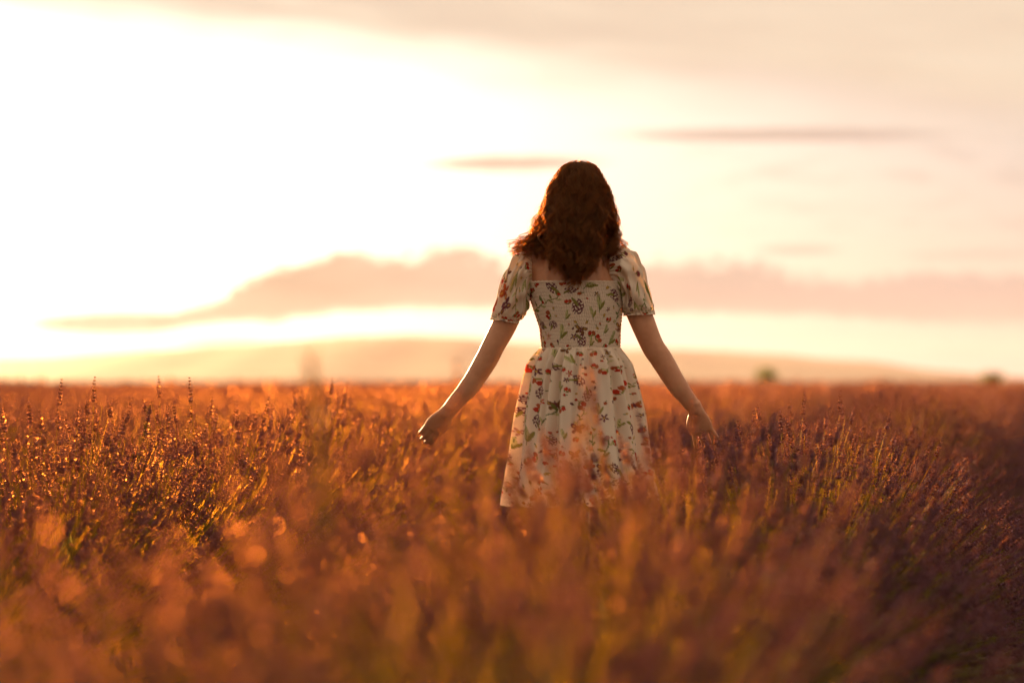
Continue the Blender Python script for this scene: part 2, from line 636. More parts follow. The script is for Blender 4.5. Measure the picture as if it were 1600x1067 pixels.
ROW_TEXT = {
    0: ("purple lavender bush in the row that runs past the woman's right hand", "lavender bushes in the row at her right hand"),
    -1: ("purple lavender bush in the row brushed by the woman's left hand", "lavender bushes in the row at her left hand"),
    1: ("lavender bush in the row beyond the path right of the leaning stems", "lavender bushes in the row beyond the right path"),
}
ORD = {2: 'second', 3: 'third', 4: 'fourth', 5: 'fifth', 6: 'sixth', 7: 'seventh', 8: 'eighth', 9: 'ninth', 10: 'tenth',
       11: 'eleventh', 12: 'twelfth', 13: 'thirteenth', 14: 'fourteenth'}


NTH = ['', 'first'] + list(ORD.values()) + ['fifteenth', 'sixteenth', 'seventeenth', 'eighteenth', 'nineteenth', 'twentieth'] + ['distant'] * 40


def row_text(k):
    if k in ROW_TEXT:
        return ROW_TEXT[k]
    if k < 0:
        o = ORD.get(-k, 'far')
        return (f"backlit lavender bush in the {o} row out from the woman's left hand", f"lavender bushes in the {o} row on her left")
    o = ORD.get(k + 1, 'far')
    return (f"backlit lavender bush in the {o} row out from the woman's right hand", f"lavender bushes in the {o} row on her right")


def build_lavender():
    hi = [bush_variant(100 + i, (480, 360, 520, 330, 250, 190)[i], True) for i in range(6)]
    lo = [bush_variant(200 + i, 330, False) for i in range(4)]
    near, rest = [], []
    r = np.random.default_rng(5)
    for k in range(-60, 40):
        c = ROW_C0 + ROW_S * k - (0.40 if k < 0 else 0.0)      # she walks the wider path
        s = 0.0
        while s < 210:
            step = 0.50 if s < 45 else (0.8 if s < 90 else 1.5)
            s += step * r.uniform(0.9, 1.1)
            cc = c + r.normal(0, 0.04)
            x = ROW_N.x * cc + ROW_D.x * s
            y = ROW_N.y * cc + ROW_D.y * s
            if y < 1.35 or y > 200:
                continue
            half = 0.212 * y
            # where the camera could see it, with a margin for a step to the side
            if abs(x) > half + 2.2 + 0.03 * y:
                continue
            # she treads the path; keep stems off her legs
            seen = abs(x) < half + 0.75 and (0.92 - 0.75) / y < 0.125
            (near if seen else rest).append((y, x, k))
    near.sort()
    things, more = near[:300], near[300:]
    rest += more
    count = {}
    for y, x, k in things:
        root = bpy.data.objects.new("lavender_bush", None)
        COL.objects.link(root)
        root.empty_display_size = 0.1
        root.location = (x, y, -0.02)
        flip = math.pi if r.random() < 0.5 else 0.0
        root.rotation_euler = (0, 0, -ROW_ANG + flip + r.normal(0, 0.10))
        h = r.uniform(0.96, 1.09)
        if k == 0:            # trodden a little where she walked, taller beyond and before
            h *= 0.95 if 6.0 < y < 7.9 else (0.93 if 7.9 <= y < 12 else (1.06 if 2.7 < y < 3.7 else (1.02 if 3.7 <= y < 6.0 else 1.0)))
        root.scale = (r.uniform(0.93, 1.07), 1.0, h)
        lab, grp = row_text(k)
        if k in (0, -1):
            side_ = "right" if k == 0 else "left"
            beyond = y > DIST
            j = count[(k, beyond)] = count.get((k, beyond), 0) + 1
            if beyond and j <= 12:
                lab = f"lavender bush, {NTH[j]} one beyond the woman in the row at her {side_} hand"
            elif beyond:
                lab = f"lavender bush far along the row at the woman's {side_} hand"
                grp = f"far lavender bushes in the row at her {side_} hand"
            else:
                n_front = sum(1 for q in things if q[2] == k and q[0] <= DIST)
                lab = f"lavender bush, {NTH[n_front - j + 1]} one behind the woman's back in the row at her {side_} hand"
        tag(root, lab, "lavender", grp)
        var = hi[(r.integers(4) if y > 5.5 else ((3 + r.integers(0, 3)) if y < 3.0 else (0, 1, 3)[r.integers(3)]))] if y < 17 else lo[r.integers(len(lo))]
        for nm, me in var:
            o = bpy.data.objects.new(nm, me)
            COL.objects.link(o)
            o.parent = root
            o['kind'] = 'stuff'
    # everything farther off and the margins: one mass of low bushes
    VV, FF, MM = [], [], []
    off = 0
    for y, x, k in rest:
        far = y > 45
        n = 150 if y < 20 else (70 if y < 45 else (40 if y < 90 else 26))
        P = fan(r, n, 0.95, 0.26 if y < 90 else 0.6, 0.56, 0.80)
        size = 1.15 if y < 20 else (1.9 if y < 45 else (2.4 if y < 90 else 3.4))
        v, f = spikes(r, P, 1, 3, False, size)
        # leafy dome under the spikes
        a = np.linspace(-1.45, 1.45, 7)
        L2 = 0.45 if y < 45 else (0.6 if y < 90 else 1.0)
        dome = []
        for yy in (-L2, 0, L2):
            q = 0.50 + r.normal(0, 0.03, 7)
            dome.append(np.stack([np.sin(a) * q, np.full(7, yy) + r.normal(0, 0.03, 7), np.cos(a) * q], -1))
        dv = np.concatenate(dome)
        I = np.arange(21).reshape(3, 7)
        q4 = np.stack([I[:-1, :-1], I[:-1, 1:], I[1:, 1:], I[1:, :-1]], -1).reshape(-1, 4)
        df = np.concatenate([q4[:, [0, 1, 2]], q4[:, [0, 2, 3]]]) + len(v)
        v = np.concatenate([v, dv]); mi = np.concatenate([np.zeros(len(f), int), np.full(len(df), 1)])
        f = np.concatenate([f, df])
        ca, sa = math.cos(-ROW_ANG), math.sin(-ROW_ANG)
        hz = r.uniform(0.96, 1.08)
        w = np.stack([v[:, 0] * ca - v[:, 1] * sa + x, v[:, 0] * sa + v[:, 1] * ca + y, v[:, 2] * hz - 0.02], -1)
        VV.append(w); FF.append(f + off); MM.append(mi); off += len(w)
    me = np_mesh("lavender_field", np.concatenate(VV), np.concatenate(FF), smooth=False, mat_idx=np.concatenate(MM))
    me.materials.append(M_FLOWER); me.materials.append(M_LEAF)
    o = link("lavender_field", me)
    tag(o, "far rows of lavender merging into a purple brown field", "lavender field", kind='stuff')
    print("lavender:", len(things), len(rest), len(me.polygons))


build_lavender()

# ------------------------------------------------------------------ the person
def loft(bm, rings, n=32, caps=True):
    """rings: (centre, axis_a * ra, axis_b * rb) -> closed tube added to bm"""
    prev = None
    first = last = None
    for c, a, b in rings:
        c, a, b = Vector(c), Vector(a), Vector(b)
        cur = [bm.verts.new(c + a * math.cos(2 * math.pi * i / n) + b * math.sin(2 * math.pi * i / n)) for i in range(n)]
        if prev:
            for i in range(n):
                bm.faces.new((prev[i], prev[(i + 1) % n], cur[(i + 1) % n], cur[i]))
        else:
            first = (cur, c)
        prev = cur
        last = (cur, c)
    if caps:
        for (vs_, c), flip in ((first, True), (last, False)):
            k = bm.verts.new(c)
            for i in range(n):
                t = (vs_[i], vs_[(i + 1) % n], k)
                bm.faces.new(t[::-1] if flip else t)


def tube_path(bm, pts, radii, flat=1.0, n=20, ref=(0, 1, 0)):
    """round-ended limb through pts"""
    pts = [Vector(p) for p in pts]
    P, R = [], []
    m = 6
    for i in range(len(pts) - 1):                     # Catmull-Rom
        p0, p1, p2, p3 = pts[max(i - 1, 0)], pts[i], pts[i + 1], pts[min(i + 2, len(pts) - 1)]
        for j in range(m):
            t = j / m
            P.append(0.5 * ((2 * p1) + (p2 - p0) * t + (2 * p0 - 5 * p1 + 4 * p2 - p3) * t * t + (3 * p1 - p0 - 3 * p2 + p3) * t ** 3))
            s = t * t * (3 - 2 * t)
            R.append(radii[i] * (1 - s) + radii[i + 1] * s)
    P.append(pts[-1]); R.append(radii[-1])
    d0, d1 = (P[1] - P[0]).normalized(), (P[-1] - P[-2]).normalized()
    r0, r1 = R[0], R[-1]
    for k in (0.6, 0.9):
        P.insert(0, pts[0] - d0 * r0 * k); R.insert(0, r0 * math.sqrt(1 - k * k))
        P.append(pts[-1] + d1 * r1 * k); R.append(r1 * math.sqrt(1 - k * k))
    rings = []
    for i in range(len(P)):
        t = (P[min(i + 1, len(P) - 1)] - P[max(i - 1, 0)]).normalized()
        a = t.cross(Vector(ref)).normalized()
        b = a.cross(t).normalized()
        rings.append((P[i], a * R[i], b * R[i] * flat))
    loft(bm, rings, n)


TORSO = [  # z, cx, cy, rx, ry
    (0.78, 0.004, 0.005, 0.150, 0.098), (0.86, 0.005, 0.0, 0.166, 0.108), (0.94, 0.006, 0.0, 0.148, 0.098), (1.03, 0.006, 0.004, 0.119, 0.084),
    (1.10, 0.003, 0.004, 0.124, 0.089), (1.17, -0.005, 0.002, 0.139, 0.096), (1.24, -0.016, 0.0, 0.151, 0.097),
    (1.29, -0.026, 0.0, 0.146, 0.089), (1.33, -0.024, 0.004, 0.130, 0.072), (1.358, -0.020, 0.008, 0.110, 0.060),
    (1.385, -0.016, 0.012, 0.072, 0.054), (1.42, -0.012, 0.016, 0.053, 0.052), (1.46, -0.006, 0.022, 0.050, 0.052), (1.50, -0.003, 0.025, 0.050, 0.05)]


def torso_at(z):
    T = np.array(TORSO)
    return [np.interp(z, T[:, 0], T[:, i]) for i in range(1, 5)]


ARM_R = [(0.112, 0.0, 1.305), (0.143, 0.0, 1.270), (0.172, 0.004, 1.205), (0.200, 0.006, 1.140), (0.240, 0.012, 1.045), (0.271, 0.018, 0.998), (0.322, 0.032, 0.915), (0.358, 0.044, 0.868), (0.386, 0.052, 0.830)]
ARM_L = [(-0.150, 0.0, 1.305), (-0.182, 0.0, 1.270), (-0.212, 0.004, 1.200), (-0.2416, 0.006, 1.120), (-0.283, 0.012, 1.040), (-0.304, 0.018, 0.998), (-0.354, 0.032, 0.917), (-0.398, 0.044, 0.866), (-0.436, 0.052, 0.822)]
ARM_RAD = [0.042, 0.043, 0.042, 0.0415, 0.038, 0.0375, 0.0335, 0.028, 0.0235]


def hand(bm, wrist, h, a, curl, splay, lengths=(0.068, 0.076, 0.071, 0.056)):
    """h: wrist -> knuckles, a: thumb side -> little-finger side, palm faces h x a or its opposite, away from the viewer"""
    w = Vector(wrist)
    h = Vector(h).normalized()
    a = Vector(a); a = (a - h * a.dot(h)).normalized()
    nrm = h.cross(a)
    if nrm.y < 0:
        nrm = -nrm                                   # palm side, away from the camera
    rings = []
    for t, ra, rb in ((-0.030, 0.0235, 0.0215), (-0.01, 0.0245, 0.0185), (0.012, 0.0285, 0.0165), (0.035, 0.036, 0.0150), (0.060, 0.0395, 0.0135),
                      (0.078, 0.0385, 0.0115), (0.086, 0.034, 0.008)):
        rings.append((w + h * t + nrm * (0.10 * t), a * ra, nrm * rb))
    loft(bm, rings, 24)
    offs = (-0.0275, -0.009, 0.0095, 0.0270)
    for i in range(4):
        k = w + h * (0.076 - 0.004 * abs(i - 1.2)) + a * offs[i] + nrm * 0.007
        d = (h + a * splay[i]).normalized()
        pts = [k - h * 0.012, k]
        ang = curl[i]
        for seg, f in ((0.45, 0.5), (0.30, 1.1), (0.25, 1.6)):
            dd = (d * math.cos(ang * f) + nrm * math.sin(ang * f)).normalized()
            pts.append(pts[-1] + dd * lengths[i] * seg)
        tube_path(bm, pts, (0.0088, 0.0086, 0.0078, 0.0070, 0.0060), n=14, ref=nrm)
    k = w + h * 0.020 - a * 0.020 + nrm * 0.006
    d1 = (h * 0.75 - a * 0.42 + nrm * 0.45).normalized()
    d2 = (h * 0.92 - a * 0.10 + nrm * 0.42).normalized()
    tube_path(bm, [k, k + d1 * 0.034, k + d1 * 0.034 + d2 * 0.028, k + d1 * 0.034 + d2 * 0.050],
              (0.0125, 0.0105, 0.0090, 0.0070), n=14, ref=nrm)


def build_body(root):
    bm = bmesh.new()
    loft(bm, [((cx, cy, z), (rx, 0, 0), (0, ry, 0)) for z, cx, cy, rx, ry in TORSO], 40)
    # shoulder blades and the hollow between them
    for s in (-1, 1):
        tube_path(bm, [(-0.02 + s * 0.075, -0.058, 1.31), (-0.02 + s * 0.080, -0.060, 1.25), (-0.015 + s * 0.07, -0.058, 1.19)],
                  (0.022, 0.022, 0.016), n=16)
    # trapezius
    for s in (-1, 1):
        tube_path(bm, [(-0.01 + s * 0.02, 0.005, 1.435), (-0.018 + s * 0.07, 0.0, 1.372), (-0.022 + s * 0.135, 0.0, 1.325)], (0.036, 0.038, 0.040), n=16)
    # head
    hc = Vector((0.0, 0.022, 1.535))
    prof = [(-0.112, 0.022, 0.030, 0.042), (-0.104, 0.040, 0.050, 0.035), (-0.085, 0.054, 0.072, 0.020), (-0.055, 0.064, 0.086, 0.006), (-0.02, 0.070, 0.094, 0.0),
            (0.02, 0.073, 0.097, -0.004), (0.055, 0.069, 0.090, -0.006), (0.082, 0.055, 0.072, -0.006), (0.093, 0.034, 0.045, -0.006), (0.097, 0.012, 0.016, -0.006)]
    loft(bm, [((hc.x, hc.y + dy, hc.z + z), (rx, 0, 0), (0, ry, 0)) for z, rx, ry, dy in prof], 36)
    f = hc.y + 0.094
    tube_path(bm, [(0, f - 0.010, 1.550), (0, f + 0.006, 1.525), (0, f + 0.014, 1.508), (0, f - 0.002, 1.500)], (0.007, 0.008, 0.011, 0.008), n=12, ref=(1, 0, 0))
    for s in (-1, 1):
        tube_path(bm, [(s * 0.071, hc.y + 0.0, 1.555), (s * 0.077, hc.y - 0.012, 1.540), (s * 0.073, hc.y - 0.002, 1.505)], (0.010, 0.013, 0.008), n=12)   # ears
        tube_path(bm, [(s * 0.014, f - 0.010, 1.556), (s * 0.032, f - 0.014, 1.560), (s * 0.046, f - 0.028, 1.554)], (0.006, 0.008, 0.006), n=10, ref=(0, 0, 1))  # brows
        tube_path(bm, [(s * 0.020, f - 0.018, 1.538), (s * 0.040, f - 0.024, 1.538)], (0.010, 0.009), n=12, ref=(0, 0, 1))     # eyelids
    for z, r_ in ((1.478, 0.0055), (1.468, 0.0065)):
        tube_path(bm, [(-0.022, f - 0.016, z), (0, f - 0.002, z), (0.022, f - 0.016, z)], (0.004, r_, 0.004), n=10, ref=(0, 0, 1))
    # arms and hands
    tube_path(bm, ARM_R, ARM_RAD, n=24)
    tube_path(bm, ARM_L, ARM_RAD, n=24)
    hand(bm, ARM_R[-1], (0.30, 0.30, -0.90), (0.90, -0.15, 0.30), (0.30, 0.45, 0.38, 0.10), (-0.16, -0.04, 0.06, 0.30))
    hand(bm, ARM_L[-1], (-0.56, 0.34, -0.75), (-0.62, -0.25, 0.50), (0.30, 0.36, 0.32, 0.26), (0.04, 0.0, 0.0, 0.03))
    # legs and feet
    for s in (-1, 1):
        tube_path(bm, [(s * 0.085, 0.0, 0.86), (s * 0.090, 0.004, 0.70), (s * 0.085, 0.006, 0.50), (s * 0.085, -0.008, 0.36), (s * 0.082, -0.004, 0.12), (s * 0.082, 0.0, 0.06)],
                  (0.082, 0.078, 0.054, 0.052, 0.034, 0.036), n=24)
        tube_path(bm, [(s * 0.082, -0.025, 0.030), (s * 0.086, 0.06, 0.034), (s * 0.092, 0.15, 0.020)], (0.030, 0.034, 0.020), flat=0.9, n=18, ref=(0, 0, 1))
    me = bpy.data.meshes.new("body_raw")
    bm.to_mesh(me); bm.free()
    tmp = bpy.data.objects.new("body_raw", me)
    COL.objects.link(tmp)
    md = tmp.modifiers.new("r", 'REMESH'); md.mode = 'VOXEL'; md.voxel_size = 0.0038; md.use_smooth_shade = True
    sm = tmp.modifiers.new("s", 'SMOOTH'); sm.factor = 0.5; sm.iterations = 7
    dg = bpy.context.evaluated_depsgraph_get()
    out = bpy.data.meshes.new_from_object(tmp.evaluated_get(dg))
    out.name = "body"
    bpy.data.objects.remove(tmp, do_unlink=True)
    out.polygons.foreach_set('use_smooth', np.ones(len(out.polygons), bool))
    m, nt, o_ = material("skin")
    P = coords(nt)
    c = mixc(nt, noise(nt, P, 14.0, 4, 0.6).smooth(0.3, 0.7), (0.47, 0.215, 0.115), (0.57, 0.285, 0.165))
    c = mixc(nt, noise(nt, P, 160.0, 2, 0.5).smooth(0.55, 0.8) * 0.25, c, (0.40, 0.19, 0.11))
    b = principled(nt, c, 0.48, 0.35)
    b.inputs['Subsurface Weight'].default_value = 0.25
    b.inputs['Subsurface Radius'].default_value = (0.012, 0.004, 0.002)
    b.inputs['Subsurface Scale'].default_value = 1.0
    nt.links.new(b.outputs[0], o_.inputs['Surface'])
    link("body", out, root, m)


# ---- printed cloth: the motifs are drawn once per piece into a colour attribute (flat print)
CREAM = np.array([0.83, 0.71, 0.575])
INK = {'red': (0.50, 0.045, 0.02), 'rust': (0.42, 0.10, 0.035), 'plum': (0.16, 0.05, 0.065), 'brown': (0.20, 0.085, 0.035),
       'olive': (0.26, 0.24, 0.06), 'green': (0.17, 0.20, 0.055), 'pale': (0.55, 0.52, 0.26), 'ochre': (0.52, 0.33, 0.09), 'rose': (0.62, 0.33, 0.27)}


def ell(x, y, cx, cy, rx, ry, ang=0.0):
    c, s = math.cos(ang), math.sin(ang)
    dx, dy = x - cx, y - cy
    return ((dx * c + dy * s) / rx) ** 2 + ((-dx * s + dy * c) / ry) ** 2 < 1


def motif(kind, x, y, r):
    """yields (mask, ink) layers in motif coordinates (unit size about 1)"""
    if kind == 'butterfly':
        ink = r.choice(['brown', 'rust', 'plum'])
        for s in (-1, 1):
            yield ell(x, y, s * 0.46, 0.28, 0.46, 0.27, s * 0.55), ink
            yield ell(x, y, s * 0.34, -0.30, 0.32, 0.22, -s * 0.7), ink
            yield ell(x, y, s * 0.52, 0.30, 0.20, 0.10, s * 0.55), 'ochre'
        yield ell(x, y, 0, 0, 0.08, 0.52), 'plum'
    elif kind == 'berry':
        yield ell(x, y, -0.32, 0.0, 0.34, 0.42, 0.2), 'rust'
        yield ell(x, y, 0.36, 0.14, 0.34, 0.40, -0.3), 'red'
        yield ell(x, y, -0.10, 0.50, 0.36, 0.15, 0.5), 'olive'
        yield ell(x, y, 0.44, 0.58, 0.26, 0.11, -0.5), 'green'
    elif kind == 'bloom':
        ink = r.choice(['plum', 'rose', 'red', 'brown'])
        a = np.arctan2(y, x); q = np.hypot(x, y)
        yield q < 0.46 + 0.26 * np.cos(5 * a + r.uniform(0, 6)), ink
        yield q < 0.17, 'ochre'
    elif kind == 'sprig':
        ink = r.choice(['green', 'olive'])
        b = 0.28 * np.sin(y * 2.2)
        yield (np.abs(x - b) < 0.05) & (np.abs(y) < 1.0), ink
        for i, t in enumerate((-0.75, -0.35, 0.05, 0.45, 0.85)):
            s = 1 if i % 2 else -1
            bx = 0.28 * math.sin(t * 2.2)
            yield ell(x, y, bx + s * 0.26, t + 0.12, 0.27, 0.10, s * 0.6), (ink if i % 3 else 'pale')
        if r.random() < 0.6:
            yield ell(x, y, 0.22, 1.05, 0.17, 0.17), r.choice(['red', 'rust', 'rose'])
    elif kind == 'thistle':
        a = np.arctan2(y, x); q = np.hypot(x * 1.5, y)
        yield (q < 0.9) & (np.sin(x * 16 + 3 * np.sin(y * 5)) + np.sin(y * 13 + 2 * np.sin(x * 7)) > -0.35), 'plum'
        yield ell(x, y, 0.35, -0.55, 0.16, 0.60, 0.7), 'olive'
    elif kind == 'leaf':
        yield ell(x, y, 0, 0.15, 0.24, 0.75, 0.15), 'pale'
        yield ell(x, y, 0.30, -0.1, 0.14, 0.55, -0.5), 'olive'
        yield (np.abs(x) < 0.03) & (np.abs(y) < 0.9), 'green'
    elif kind == 'bud':
        yield ell(x, y, 0, 0.1, 0.42, 0.55), r.choice(['red', 'plum', 'rust', 'ochre'])
        yield ell(x, y, 0, -0.55, 0.12, 0.5), 'green'


def paint(me, U, V, seed, dens):
    """print on vertices with cloth coordinates U, V in metres"""
    r = np.random.default_rng(seed)
    n = len(U)
    C = np.tile(CREAM, (n, 1))
    C *= (1 + 0.03 * np.sin(U * 90)[:, None] * np.sin(V * 75)[:, None])
    u0, u1, v0, v1 = U.min(), U.max(), V.min(), V.max()
    kinds = ['butterfly', 'berry', 'bloom', 'sprig', 'thistle', 'leaf', 'bud', 'sprig', 'bud', 'leaf', 'berry', 'bud']
    sizes = {'butterfly': (0.020, 0.028), 'berry': (0.015, 0.025), 'bloom': (0.010, 0.025), 'sprig': (0.022, 0.042),
             'thistle': (0.016, 0.030), 'leaf': (0.018, 0.038), 'bud': (0.006, 0.013)}
    placed = []
    tries = int((u1 - u0) * (v1 - v0) * dens * 2.4)
    for i in range(tries):
        k = kinds[r.integers(len(kinds))]
        s = r.uniform(*sizes[k])
        cu, cv = r.uniform(u0, u1), r.uniform(v0, v1)
        rad_ = s * (0.95 if k != 'bud' else 1.2)
        if any((cu - a) ** 2 + (cv - b) ** 2 < (rad_ + c) ** 2 * 0.50 for a, b, c in placed):
            continue
        placed.append((cu, cv, rad_))
        sel = np.where((np.abs(U - cu) < s * 1.5) & (np.abs(V - cv) < s * 1.5))[0]
        if len(sel) == 0:
            continue
        t = r.normal(0, 0.5) if k in ('butterfly', 'sprig', 'leaf') else r.uniform(0, 6.28)
        c, sn = math.cos(t), math.sin(t)
        x = ((U[sel] - cu) * c + (V[sel] - cv) * sn) / s
        y = (-(U[sel] - cu) * sn + (V[sel] - cv) * c) / s
        for mask, ink in motif(k, x, y, r):
            C[sel[mask]] = np.array(INK[ink]) * r.uniform(0.85, 1.2)
    at = me.color_attributes.new("print", 'FLOAT_COLOR', 'POINT')
    at.data.foreach_set('color', np.concatenate([C, np.ones((n, 1))], 1).astype(np.float32).ravel())


def cloth_material():
    m, nt, out = material("printed_cotton")
    at = nt.nodes.new('ShaderNodeAttribute')
    at.attribute_name = "print"
    c = E(nt, at.outputs['Color'])
    b = leafy(nt, out, c, mixc(nt, 1.0, c, (1.0, 0.86, 0.70), 'MULTIPLY'), trans=0.34, rough=0.75, spec=0.2, fwd=0.3)
    bump = nt.nodes.new('ShaderNodeBump')
    bump.inputs['Strength'].default_value = 0.25
    bump.inputs['Distance'].default_value = 0.001
    nt.links.new(noise(nt, coords(nt), 900.0, 2, 0.5).s, bump.inputs['Height'])
    nt.links.new(bump.outputs[0], b.inputs['Normal'])
    return m


def grid_mesh(name, P, wrap=True):
    """P (rows, cols, 3); columns wrap round"""
    nr, nc, _ = P.shape
    I = np.arange(nr * nc).reshape(nr, nc)
    J = np.roll(I, -1, axis=1)
    F = np.stack([I[:-1], J[:-1], J[1:], I[1:]], -1).reshape(-1, 4)
    return np_mesh(name, P.reshape(-1, 3), F)


def build_dress(root):
    cm = cloth_material()
    TAU = 2 * np.pi
    # bodice: smocked, fine ribs held by rows of elastic
    nc, nr = 620, 120
    th = np.linspace(0, TAU, nc, endpoint=False)          # 0 = back (toward -Y)
    # square neckline: level at the back, a touch higher under the arms
    zz = np.linspace(1.026, 1.249, nr)
    P = np.zeros((nr, nc, 3)); U = np.zeros((nr, nc)); V = np.zeros((nr, nc))
    for i, z in enumerate(zz):
        cx, cy, rx, ry = torso_at(z)
        row = (z - 1.026) / 0.0115
        rib = np.sin(th * 118 + 1.5 * np.sin(int(row) * 2.4 + th * 3) + 1.1 * np.sin(th * 13 + int(row) * 1.7)) * (0.75 + 0.35 * np.sin(th * 31 + int(row) * 2.9))
        pinch = 0.35 + 0.65 * abs(math.sin(row * math.pi))
        off = 0.0085 + 0.0019 * rib * pinch + 0.0012 * abs(math.sin(row * math.pi))
        if z > 1.243:
            off = off * 0 + 0.0105 + 0.001 * np.sin(th * 60)
        P[i, :, 0] = cx + np.sin(th) * (rx + off)
        P[i, :, 1] = cy - np.cos(th) * (ry + off)
        P[i, :, 2] = z + 0.0025 * np.sin(th * 7 + 1) + 0.0012 * np.sin(th * 37 + row)
        U[i] = np.where(th > np.pi, th - TAU, th) * 0.128
        V[i] = z
    me = grid_mesh("dress", P)
    paint(me, U.ravel(), V.ravel(), 11, 2600)
    dress = link("dress", me, root, cm)

    # skirt: gathered at the waist, falling in soft folds
    nc, nr = 560, 170
    th = np.linspace(0, TAU, nc, endpoint=False)
    zk = np.array([0.527, 0.56, 0.706, 0.811, 0.916, 0.979, 1.012, 1.034])
    xk = np.array([0.244, 0.239, 0.214, 0.201, 0.179, 0.162, 0.143, 0.1295])
    yk = np.array([0.215, 0.208, 0.180, 0.160, 0.142, 0.126, 0.108, 0.0965])
    P = np.zeros((nr, nc, 3)); U = np.zeros((nr, nc)); V = np.zeros((nr, nc))
    w1 = 17 * th + 1.1 * np.sin(3 * th + 0.5) + 0.8 * np.sin(5 * th + 2)
    w2 = 29 * th + 1.3 * np.sin(4 * th + 1.5)
    w3 = 58 * th + 2.0 * np.sin(7 * th)
    amp = 0.75 + 0.35 * np.sin(2 * th + 1.0) * np.sin(5 * th)
    for i, z in enumerate(np.linspace(1.034, 0.527, nr)):
        t = (1.034 - z) / 0.507
        rx, ry = np.interp(z, zk, xk), np.interp(z, zk, yk)
        g = math.exp(-t * 9)
        f = (0.008 + 0.018 * t) * np.sin(w1 + 0.6 * math.sin(t * 3)) * amp + (0.006 * (1 - t) + 0.004) * np.sin(w2) * min(1, t * 12) + 0.0036 * g * np.sin(w3) * min(1, t * 25)
        P[i, :, 0] = 0.006 + 0.006 * t + np.sin(th) * (rx + f)
        P[i, :, 1] = 0.002 - np.cos(th) * (ry + f)
        P[i, :, 2] = z + 0.004 * t * np.sin(w1 + 1.0) + 0.008 * t * np.sin(th)
        U[i] = np.where(th > np.pi, th - TAU, th) * 0.5 * (rx + ry) * 1.06
        V[i] = z
    me = grid_mesh("skirt", P)
    paint(me, U.ravel(), V.ravel(), 23, 1900)
    link("skirt", me, dress, cm)

    # waist seam and neckline edge: narrow piped bands
    def band(name, z, grow, r_, seed):
        n, k = 240, 8
        t = np.linspace(0, TAU, n, endpoint=False)
        a = np.linspace(0, TAU, k, endpoint=False)
        cx, cy, rx, ry = torso_at(z)
        R = r_ * (1 + 0.18 * np.sin(t * 60))
        Q = np.zeros((n, k, 3))
        for j in range(k):
            o = grow + R * np.cos(a[j])
            Q[:, j, 0] = cx + np.sin(t) * (rx + o)
            Q[:, j, 1] = cy - np.cos(t) * (ry + o)
            Q[:, j, 2] = z + R * np.sin(a[j]) * 1.3
        Q = np.concatenate([Q, Q[:1]], 0)
        me = grid_mesh(name, Q)
        q = Q.reshape(-1, 3)
        paint(me, q[:, 0], q[:, 2], seed, 0)
        link(name, me, dress, cm)
    band("waist_seam", 1.031, 0.0105, 0.0032, 3)
    band("neckline_trim", 1.248, 0.0100, 0.0028, 4)

    # puffed sleeves
    R_ = [((0.094, 1.293), (0.0, 0.043), 0.058), ((0.131, 1.305), (0.016, 0.070), 0.078), ((0.158, 1.278), (0.028, 0.068), 0.086), ((0.177, 1.238), (0.035, 0.053), 0.082),
          ((0.184, 1.192), (0.042, 0.036), 0.072), ((0.195, 1.160), (0.052, 0.011), 0.062), ((0.197, 1.150), (0.0475, 0.004), 0.049), ((0.1965, 1.141), (0.052, 0.002), 0.053)]
    L_ = [((-0.154, 1.287), (0.0, 0.043), 0.058), ((-0.172, 1.292), (-0.013, 0.067), 0.078), ((-0.190, 1.268), (-0.025, 0.067), 0.086), ((-0.206, 1.232), (-0.034, 0.053), 0.082),
          ((-0.221, 1.186), (-0.042, 0.038), 0.070), ((-0.240, 1.142), (-0.047, 0.014), 0.058), ((-0.243, 1.130), (-0.043, 0.008), 0.047), ((-0.246, 1.120), (-0.046, 0.007), 0.050)]
    for sd, rows, seed in ((1, R_, 31), (-1, L_, 47)):
        n_r, n_c = 110, 220
        key = np.linspace(0, 1, len(rows))
        t = np.linspace(0, 1, n_r)
        sm = lambda col: np.interp(t, key, np.convolve(np.pad(col, 1, mode='edge'), [0.08, 0.84, 0.08], 'valid'))
        cx, cz = sm([q[0][0] for q in rows]), sm([q[0][1] for q in rows])
        ax, az_ = sm([q[1][0] for q in rows]), sm([q[1][1] for q in rows])
        dy = sm([q[2] for q in rows])
        a = np.linspace(0, TAU, n_c, endpoint=False)       # 0 = outer side, pi/2 = toward the camera
        T, A = np.meshgrid(t, a, indexing='ij')
        puff = np.sin(np.clip(T, 0, 0.80) / 0.80 * np.pi)
        wr = 0.17 * np.sin(5 * A + 7 * T + seed) * np.sin(9 * T + 2 * A + 1.3 * seed) + 0.09 * np.sin(11 * A - 9 * T + 2 * np.sin(3 * A + seed)) + 0.05 * np.sin(17 * A + 14 * T * np.sin(2 * A))
        gath = (np.exp(-T * 14) + np.exp(-np.abs(T - 0.85) * 26)) * 0.085 * np.sin(26 * A + seed + np.sin(4 * A))
        fr = (T > 0.88) * 0.05 * np.sin(22 * A + 2 * np.sin(5 * A))
        k = 1 + wr * puff + gath + fr
        Q = np.zeros((n_r, n_c, 3))
        Q[..., 0] = cx[:, None] + ax[:, None] * np.cos(A) * k
        Q[..., 2] = cz[:, None] + az_[:, None] * np.cos(A) * k
        Q[..., 1] = -dy[:, None] * np.sin(A) * k
        if sd < 0:
            Q = Q[:, ::-1]
        me = grid_mesh("sleeve", Q)
        UU = np.where(A > np.pi * 1.5, A - TAU, A) * 0.075
        if sd < 0:
            UU = UU[:, ::-1]
        paint(me, UU.ravel(), (T * 0.21).ravel(), seed, 1700)
        link("sleeve", me, dress, cm)


